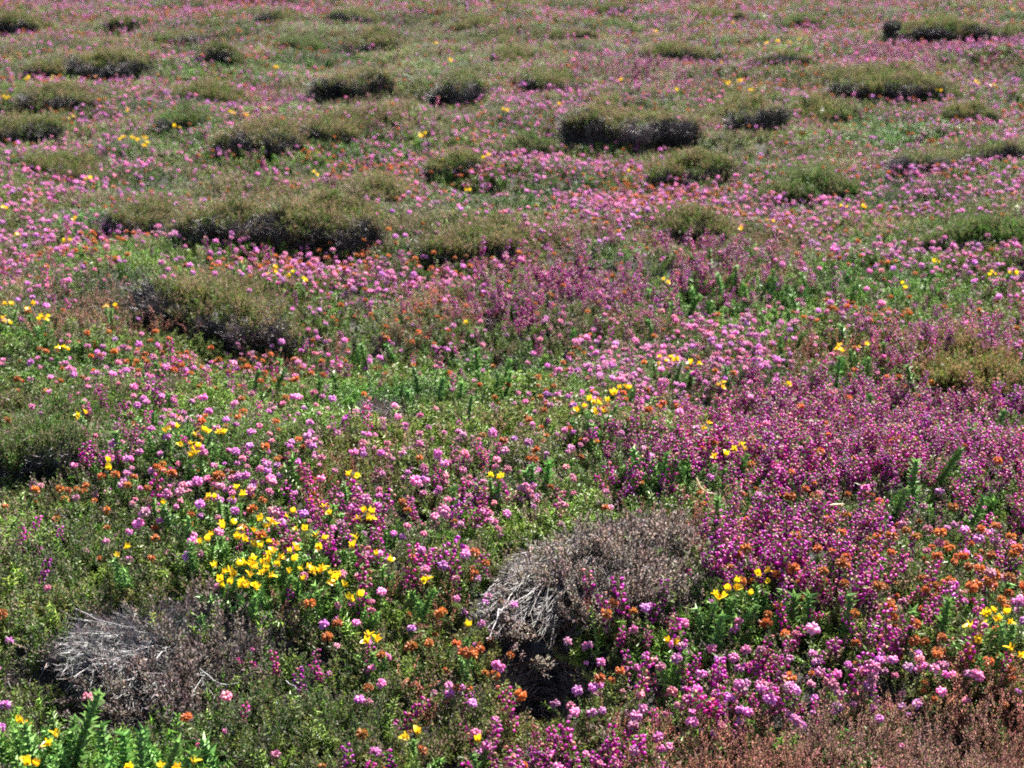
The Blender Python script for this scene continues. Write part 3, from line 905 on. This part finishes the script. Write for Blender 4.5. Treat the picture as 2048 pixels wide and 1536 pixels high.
for ci, (nm, grp, base, s0, lab) in enumerate((
    ("heath_undergrowth", G_HEATH, (1.12, .98, 1.05), 1.0, "grey-green leafy shoots of heath filling the ground between flowers"),
    ("gorse_undergrowth", G_TUFT, (1, 1, 1), 1.0, "bright green low spiny gorse growth between the heaths"),
    ("heather_undergrowth", G_CALL, (1, 1, 1), 1.0, "olive and brown budded heather shoots carpeting the heath"),
    ("brown_heather", G_BROWN, (1.05, .74, .78), 1.1, "reddish brown seeding heather shoots, densest in the lower right corner"),
    ("dry_litter", G_DEAD, (1.5, 1.35, 1.25), .8, "grey dead twigs showing between the living plants"))):
    mk = (cat == ci) & ok & (rng.random(len(ux)) > flower_here)
    k = mk.sum()
    o = scatter(nm, grp, np.stack([ux[mk], uy[mk], uz[mk] - .004], 1), rots(k, .25), (lambda g: np.stack([g, g, np.minimum(g, .62 + .3 * g)], 1) * np.array([1, 1, .92 if ci in (0, 2, 4) else 1]))(s0 * grow[mk] * rng.uniform(.7, 1.25, k)), tints(k, base, .3, .1) * colony[mk] * (1 - (ci == 2) * np.array([.5, .25, .45]) * np.clip(field(upx[mk], upy[mk], CALL_F[:4]), 0, 1)[:, None]))
    o["kind"] = "stuff"; o["label"] = lab

lp = []
for (qx_, qy_, rx_, ry_, dd_) in PITS:
    for _ in range(150):
        a_, r_ = rng.uniform(0, 6.283), math.sqrt(rng.random()) * 1.25
        lx, ly = qx_ + rx_ * r_ * math.cos(a_), qy_ + ry_ * r_ * math.sin(a_)
        lp.append((lx, ly, float(ground_z(lx, ly)) - .01))
o = scatter("hollow_litter", G_DEAD, np.array(lp), rots(len(lp), .7), rng.uniform(.5, 1.0, len(lp)), tints(len(lp), (.9, .8, .75), .5, .1))
o["kind"] = "stuff"; o["label"] = "dark broken twigs littering the hollows under the dead bushes"

# ------------------------------------------------------------------ where yellow gorse blooms
YELLOW = [  # px, py, blooms
 (45, 1445, 2), (105, 1475, 2), (62, 1526, 3), (330, 1530, 2), (376, 1526, 2), (255, 1520, 1), (410, 1075, 3), (452, 1050, 3), (482, 1078, 3), (502, 1062, 3), (538, 1045, 5), (520, 1082, 3), (578, 1022, 2), (606, 1065, 2), (637, 1076, 3), (585, 1088, 1),
 (442, 1142, 3), (466, 1134, 3), (500, 1116, 4), (522, 1122, 4), (546, 1104, 4), (490, 1156, 3), (503, 1172, 3), (562, 1130, 3), (583, 1112, 2), (612, 1140, 4), (640, 1140, 3), (662, 1150, 2), (682, 1152, 3), (527, 1150, 3), (455, 1162, 2),
 (737, 1270, 3), (710, 956, 3), (735, 1030, 5), (710, 1078, 2), (766, 1110, 2), (706, 1196, 3), (850, 1160, 2), (931, 1258, 1), (246, 1101, 2), (320, 1002, 1), (425, 995, 2), (472, 986, 3), (656, 1017, 2), (338, 850, 3), (376, 885, 3), (402, 866, 3), (442, 860, 2), (390, 902, 3), (215, 930, 2),
 (995, 952, 3), (1190, 800, 4), (1226, 790, 3), (1250, 772, 3), (1160, 815, 2), (1196, 826, 3), (1322, 721, 3), (1350, 722, 3), (1386, 722, 3), (1680, 696, 4), (1725, 690, 2), (1442, 770, 3), (1576, 770, 2), (1410, 850, 2), (1475, 892, 3), (1441, 912, 2), (1522, 1150, 4), (1465, 1170, 3), (1440, 1182, 3), (1490, 1186, 2),
 (1982, 1228, 4), (2008, 1230, 3), (1948, 1252, 2), (1345, 1288, 2), (1960, 1284, 1), (2036, 1300, 2), (825, 1466, 2), (960, 1476, 1), (935, 648, 1), (130, 693, 3), (20, 612, 3), (60, 612, 3), (85, 626, 3), (220, 609, 2), (12, 640, 3), (80, 641, 2), (160, 830, 3), (112, 792, 1),
 (545, 541, 3), (582, 549, 3), (612, 552, 3), (130, 476, 3), (40, 471, 2), (10, 416, 3), (150, 440, 2), (1870, 516, 3), (1986, 548, 3), (2026, 546, 2), (1806, 571, 2), (1540, 446, 2), (1482, 456, 2), (1332, 561, 2), (971, 311, 3), (845, 286, 4), (920, 314, 2), (245, 276, 3), (270, 278, 4), (290, 275, 3), (292, 293, 4), (352, 266, 3), (100, 240, 2), (146, 251, 2), (55, 156, 3), (106, 145, 3), (150, 149, 2), (10, 170, 3),
 (631, 346, 2), (881, 321, 2), (936, 356, 2), (492, 231, 3), (462, 226, 3), (256, 221, 2), (1535, 75, 4), (1556, 77, 4), (1578, 76, 5), (1600, 79, 2), (1456, 166, 4), (1480, 166, 4), (1504, 169, 4), (1240, 171, 3), (1352, 166, 2), (1790, 129, 3), (1820, 129, 3), (1858, 161, 2), (1878, 161, 2), (1952, 171, 3), (1986, 171, 3), (1446, 126, 1), (1196, 77, 2), (1932, 20, 2), (1966, 8, 4), (2026, 22, 3), (1466, 46, 3), (1310, 56, 2), (1010, 215, 3), (551, 136, 3), (391, 50, 2), (871, 91, 2), (901, 119, 2), (1122, 206, 3), (1728, 412, 2), (1690, 415, 2), (175, 356, 2), (1255, 342, 1),
]

# ------------------------------------------------------------------ words for places
PLACES = [
 ("beside the brown heather in the bottom right corner", 1850, 1450), ("in the lilac drift above the brown corner heather", 1680, 1350),
 ("below the black hollow of the dead bush", 1060, 1480), ("left of the black hollow under the dead bush", 860, 1310),
 ("right of the black hollow under the dead bush", 1330, 1340), ("beside the large yellow gorse cluster", 560, 1110),
 ("above the pale-stemmed dead bush at the left edge", 80, 1100), ("in the green gorse of the bottom left corner", 150, 1500),
 ("right of the pale-stemmed dead bush", 600, 1370), ("in the big purple patch at the right", 1720, 860), ("at the right edge of the big purple patch", 1980, 920),
 ("just above the fine-twigged dead bush", 1180, 980), ("along the lower edge of the big purple patch", 1550, 1090), ("among rust flowers at the lower right edge", 1880, 1180),
 ("between the yellow gorse cluster and the fine-twigged dead bush", 840, 1120), ("in the middle green gorse near the small dark clump", 800, 780),
 ("in the pink drift at the centre", 1150, 680), ("in the pink drift at the left edge", 120, 800), ("in the rust and pink band under the grey patch", 430, 690),
 ("in the pink band below the small dark clump", 560, 920), ("in the bright green gorse right of centre", 1490, 590), ("in the lilac drift at the right edge", 1880, 530),
 ("in the purple band behind the pink centre drift", 1200, 540), ("below the wide olive mounds on the left", 500, 530), ("on the left slope in the middle distance", 150, 480),
 ("on the right slope in the middle distance", 1700, 400), ("in the middle distance at the centre", 1000, 380), ("on the far left slope", 250, 230), ("on the far slope at the centre", 950, 150), ("on the far right slope", 1700, 110),
 ("near the purple patch's upper edge", 1450, 760), ("left of the yellow gorse cluster", 250, 970),
]
def beside(px, py, pl):
    q = min(YELLOW, key=lambda p: (p[0] - px) ** 2 + (p[1] - py) ** 2)
    dx, dy = px - q[0], py - q[1]
    if math.hypot(dx, dy) > 110 or place(q[0], q[1]) != pl:
        return pl
    side = ("right of" if dx > 0 else "left of") if abs(dx) > abs(dy) else ("below" if dy > 0 else "above")
    return side + " " + {1: "single", 2: "two", 3: "three", 4: "four", 5: "five"}[q[2]] + " gorse " + ("bloom " if q[2] == 1 else "blooms ") + pl

def sided(px, py, pl, head, room=16):
    """head + place, with the side of that place the thing stands on"""
    q = next(p for p in PLACES if p[0] == pl)
    dx, dy = px - q[1], py - q[2]
    side = ((("upper " if dy < 0 else "lower ") if abs(dy) > 25 else "") + (("left" if dx < 0 else "right") if abs(dx) > 40 else "")).strip()
    lb = head + " " + pl + (", " + side + " side" if side else ", in the middle")
    return lb if len(lb.split()) <= room else head + " " + pl

def place(px, py):
    return min(PLACES, key=lambda p: ((p[1] - px) / 1.3) ** 2 + (p[2] - py) ** 2)[0]

# ------------------------------------------------------------------ flowers: the 300 nearest of a kind are things, the rest one mass
def flowers(dens_fn, grp, variants, name, mass, kind_words, category, size, tbase, names, total_gate=None):
    fx, fy = rand_ground(lambda y: 2600 * min(1, 9 / y) ** 1.1)
    mz, mz_in = mound_z(fx, fy)
    fz = ground_z(fx, fy) + mz * .9
    px, py, d = project(fx, fy, fz + .10)
    dn = dens_fn(fx, fy, px, py)
    k = (rng.random(len(fx)) < dn / 2600) & (rng.random(len(fx)) > np.clip(mz_in * .95, 0, .8) * (1 + .5 * (mz_in > .99)))
    pit = np.zeros(len(fx))
    for (qx, qy, rx, ry, dd) in PITS:
        pit = np.maximum(pit, np.exp(-(((fx - qx) / rx) ** 2 + ((fy - qy) / ry) ** 2) ** 1.5))
    k &= (pit < .35) & (rng.random(len(fx)) > dead_cover(fx, fy) * 1.3)
    fx, fy, fz, px, py, d = (q[k] for q in (fx, fy, fz, px, py, d))
    n = len(fx)
    rt = rots(n, .3); s = size * np.clip(rng.normal(1, .26, n), .5, 1.55) * np.clip(d / 9, 1, 3) ** .45 * np.where(d < 3.6, .97, .86); tt = tints(n, tbase, .3, .16)
    inside = (px > 8) & (px < 2040) & (py > 8) & (py < 1528)
    order = np.argsort(np.where(inside, d, 99))
    near = order[:300]
    rest = np.setdiff1d(np.arange(n), near)
    o = scatter(mass, grp, np.stack([fx, fy, fz], 1)[rest], rt[rest], s[rest], tt[rest])
    o["kind"] = "stuff"; o["label"] = kind_words + ", the farther ones as one mass"
    for i in near:
        v = variants[rng.integers(len(variants))]
        pl = place(px[i], py[i])
        t = bpy.data.objects.new(name, v[0])
        COL.objects.link(t)
        t.location = (fx[i], fy[i], fz[i]); t.rotation_euler = rt[i]; t.scale = (s[i],) * 3
        big = "large " if s[i] > size * 1.08 else "small " if s[i] < size * .9 else ""
        tip = Euler(rt[i]).to_matrix() @ Vector((0, 0, 1))
        lean = "right-leaning " if tip.x > .22 else "left-leaning " if tip.x < -.22 else "upright "
        lb = beside(px[i], py[i], pl)
        lb = big + lean + kind_words + " " + lb if lb != pl else sided(px[i], py[i], pl, big + lean + kind_words)
        t["label"] = lb if len(lb.split()) <= 16 else sided(px[i], py[i], pl, big + kind_words); t["category"] = category; t["group"] = kind_words + " " + pl
        t["tint"] = [1., 1., 1.]
        child(names, v[1], t, None, tt[i])
    return n

nz_ = lambda x, y, s, sc: np.clip((fbm(x / sc, y / sc, s) - .3) * 3.6, 0.1, 1.5)
def thin(px, py):
    """fewer flowers where heather, brown heather or gorse stands thick"""
    return (1 - .9 * np.clip(field(px, py, CALL_F) * .6, 0, 1)) * (1 - .96 * np.clip(field(px, py, BROWN_F) * .6, 0, 1)) * (1 - .85 * np.clip(field(px, py, GORSE_F) * .75, 0, 1))
def d_pink(x, y, px, py):
    return 2.3 * np.clip((py + 120) / 400, .45, 1) * (80 + 50 * np.clip((620 - py) / 250, 0, 1) * np.clip((py + 60) / 260, .3, 1) + field(px, py, PINK_F)) * nz_(x, y, 61, .4) * thin(px, py) * (1 - .6 * np.clip(field(px, py, BELL_F) / 500, 0, 1))
def d_rose(x, y, px, py):
    return d_pink(x, y, px, py) * .7 + .3 * field(px, py, RUST_F)
def d_rust(x, y, px, py):
    return 3.0 * (36 + 8 * (py < 520) + field(px, py, RUST_F)) * nz_(x, y, 71, .35) * thin(px, py)
def d_bell(x, y, px, py):
    return 2.8 * (15 + field(px, py, BELL_F)) * np.clip(nz_(x, y, 81, .28) + .15, 0, 1.3) * (1 - .9 * np.clip(field(px, py, BROWN_F) * .6, 0, 1)) * (1 - .7 * np.clip(field(px, py, CALL_F) * .5, 0, 1)) * (1 - .6 * np.clip(field(px, py, GORSE_F) * .6, 0, 1))
print("pink", flowers(d_pink, G_PINK, PINK, "heath_flower", "pink_heath_flowers", "lilac pink domed heath flower", "flower", .66, (1, 1, 1), "flower_head"))
print("rose", flowers(d_rose, G_ROSE, ROSE, "fading_heath_flower", "rose_heath_flowers", "fading rose pink heath flower", "flower", .66, (1, 1, 1), "flower_head"))
print("rust", flowers(d_rust, G_RUST, RUST, "faded_heath_flower", "rust_heath_flowers", "faded rust orange heath flower", "flower", .70, (1, 1, 1), "flower_head"))
print("bell", flowers(d_bell, G_BELL, BELL, "bell_heather_spike", "purple_bell_heather", "purple bell heather spike", "flower", 1.0, (1, 1, 1), "flower_spike"))

# ------------------------------------------------------------------ gorse: flowering sprigs and upright shoots
STD, WING, KEEL = m_petal('standard'), m_petal('wing'), m_petal('keel')
def m_flower_whole():
    mb = MB()
    for me, M in PETALS:
        add_mesh(mb, me, M)
    return mb.mesh("gorse_bloom", [M_PETAL], True)
PETALS = [(STD, Matrix.Rotation(-.45, 4, 'X')), (WING, Matrix.Rotation(.45, 4, 'X') @ Matrix.Rotation(.35, 4, 'Y')), (WING, Matrix.Rotation(.45, 4, 'X') @ Matrix.Rotation(-.35, 4, 'Y')), (KEEL, Matrix.Rotation(.7, 4, 'X'))]
BLOOM = m_flower_whole()
def m_calyx():
    mb = MB()
    bell(mb, (0, 0, -.004), (0, 0, 1), .008, .0028, (.34, .34, .06), (.25, .28, .06), flare=.8)
    return mb.mesh("calyx", [M_GORSE], True)
CALYX = m_calyx()
def m_shoot(h):
    ms, mp = MB(), MB()
    ln = gorse_spike(mp, h, L=.021, lean=.25, n=int(h * 700), wd=.0036, col=(.06, .18, .025), tip=(.21, .37, .08))
    tubes(ms, ln[None], np.linspace(.0028, .0016, 5)[None], np.array((.12, .15, .05))[None], 5)
    return ms.mesh("gorse_stem", [M_GORSE], True), mp.mesh("gorse_spines", [M_GORSE])
SHOOTS = [m_shoot(h) for h in (.07, .08, .09, .10, .11, .12, .13)]

for (px, py, nb) in YELLOW:
    near = py > 640
    x, y, z = pix(px, py, .118); z += .012
    pl = place(px, py)
    amount = {1: "single-bloomed", 2: "two-bloomed", 3: "three-bloomed", 4: "four-bloomed", 5: "five-bloomed"}[nb]
    lab = sided(px, py, pl, f"{amount} yellow gorse sprig")
    o = thing("gorse_sprig", lab, "gorse", (x, y, z), rng.uniform(0, 6.28), f"{amount} yellow gorse sprigs {pl}")
    far = 1.0 if py > 400 else 1.25
    for k in range(3 if near else 2):
        s = SHOOTS[rng.integers(0, 5)]
        M = Matrix.Translation((rng.normal(0, .012), rng.normal(0, .012), 0)) @ Euler((rng.normal(0, .3), rng.normal(0, .3), rng.uniform(0, 6))).to_matrix().to_4x4() @ Matrix.Scale(rng.uniform(.75, 1.0), 4)
        st = child("shoot", s[1], o, M)
        if near:
            child("stem", s[0], st, Matrix.Identity(4))
    for k in range(nb):
        ang = 6.28 * k / nb + rng.uniform(-.5, .5)
        rr = rng.uniform(.004, .017) if nb > 1 else .004
        M = Matrix.Translation((rr * math.cos(ang), rr * math.sin(ang), rng.uniform(.088, .112))) @ Matrix.Rotation(ang, 4, 'Z') @ Matrix.Rotation(rng.uniform(.15, .8), 4, 'Y') @ Matrix.Rotation(rng.uniform(0, 6.28), 4, 'Z') @ Matrix.Scale(rng.uniform(.74, 1.05) * far, 4)
        tn = tints(1, (1, .96, 1), .2, .1)[0]
        if py > 840:
            fl = child("flower", CALYX, o, M)
            for (me, MP) in PETALS:
                child("petal", me, fl, MP, tn)
        else:
            child("flower", BLOOM, o, M, tn)

UPRIGHT = [(1680, 715, .13), (1855, 735, .13), (1460, 735, .09), (1742, 715, .09), (1750, 795, .09), (1290, 900, .1), (1385, 905, .1), (1328, 905, .09), (1872, 880, .12), (1835, 930, .11), (1785, 960, .1), (1935, 990, .1), (1995, 820, .09), (1940, 850, .08),
 (120, 1395, .13), (283, 1445, .12), (318, 1480, .11), (72, 1450, .1), (215, 1450, .1), (20, 1430, .1), (245, 1480, .1), (170, 1480, .11), (350, 1490, .08), (430, 1470, .07), (1700, 1195, .09), (1560, 1195, .09), (1592, 1200, .08), (1628, 1195, .08), (1888, 1205, .1), (1430, 1240, .09), (1820, 1220, .08), (1432, 1005, .1),
 (738, 690, .1), (800, 675, .09), (958, 700, .1), (1000, 720, .09), (992, 755, .09), (910, 765, .08), (1147, 650, .09), (1310, 640, .09), (1370, 585, .09), (1400, 575, .1), (1450, 570, .1), (1472, 565, .09), (1500, 575, .09), (1540, 560, .08), (1600, 592, .09), (1622, 545, .09), (1570, 672, .09), (1582, 660, .08), (1420, 600, .09), (1350, 605, .09),
 (612, 905, .09), (590, 915, .08), (362, 1025, .09), (350, 1010, .08), (240, 865, .1), (530, 725, .1), (545, 722, .09), (500, 740, .09), (490, 525, .08), (460, 530, .08), (470, 540, .09), (315, 715, .09), (872, 755, .09), (680, 745, .09), (840, 735, .09), (640, 760, .08), (902, 960, .08), (1090, 925, .08), (1075, 935, .09), (1060, 945, .08), (1695, 655, .08), (1780, 690, .08)]
gx_, gy_ = rand_ground(lambda y: 170 if y < 2.5 else 40 if y < 8 else 12)
gz_ = ground_z(gx_, gy_)
qx, qy, qd = project(gx_, gy_, gz_ + .09)
gk = (rng.random(len(gx_)) < np.clip(field(qx, qy, GORSE_F) * .5, 0, 1)) & (qx > 0) & (qx < 2048) & (qy < 1530) & (qy > 250) & ~inside_mounds(gx_, gy_)
extra = [(qx[i], qy[i], rng.uniform(.07, .10)) for i in np.where(gk)[0]][:215]
for qi, (px, py, h) in enumerate(UPRIGHT + extra):
    up_s = 1.35 if qi < len(UPRIGHT) else 1.05
    x, y, z = pix(px, py, h * up_s)
    v = min(SHOOTS, key=lambda s: abs(s[0].vertices[-1].co.z - h))
    pl = place(px, py)
    tall = "tall" if h > .1 else "short"
    o = bpy.data.objects.new("gorse_shoot", v[0])
    COL.objects.link(o)
    o.location = (x, y, z); o.rotation_euler = (rng.normal(0, .2), rng.normal(0, .2), rng.uniform(0, 6.28)); o.scale = (up_s,) * 3
    o["label"] = sided(px, py, pl, f"{tall} upright spiny green gorse shoot"); o["category"] = "gorse"; o["group"] = f"{tall} upright gorse shoots {pl}"
    o["tint"] = [1., 1., 1.]
    sp_ = child("spines", v[1], o, None, tints(1, (1, 1, 1), .2, .1)[0])
    sp_["kind"] = "stuff"

# ------------------------------------------------------------------ a few bleached grass blades by the dead bush
for (pts, lab) in (([(1470, 985, .10), (1482, 998, .09), (1492, 1010, .07)], "bleached straw blade lying above the purple patch's lower edge"),
                   ([(1393, 955, .11), (1398, 972, .09), (1412, 985, .07), (1432, 988, .07)], "curved bleached grass blade beside the dark gorse shoots"),
                   ([(1660, 1010, .1), (1690, 1008, .1)], "thin pale straw lying in the purple flowers")):
    P3 = np.array([(lambda q: (q[0], q[1], q[2] + h_))(pix(px, py, h_)) for (px, py, h_) in pts])
    c0 = P3[0].copy()
    t = np.linspace(0, len(P3) - 1, 8)
    ln = np.stack([np.interp(t, range(len(P3)), P3[:, i]) for i in range(3)], 1) - c0
    mb = MB(); tubes(mb, ln[None], np.array([.0012, .0026, .0028, .0026, .0024, .002, .0015, .0006])[None], np.array((.62, .50, .34))[None], 4)
    o = bpy.data.objects.new("grass_blade", mb.mesh("grass_blade", [M_LEAF], True))
    COL.objects.link(o); o.location = c0
    o["label"] = lab; o["category"] = "grass blade"; o["tint"] = [1., 1., 1.]
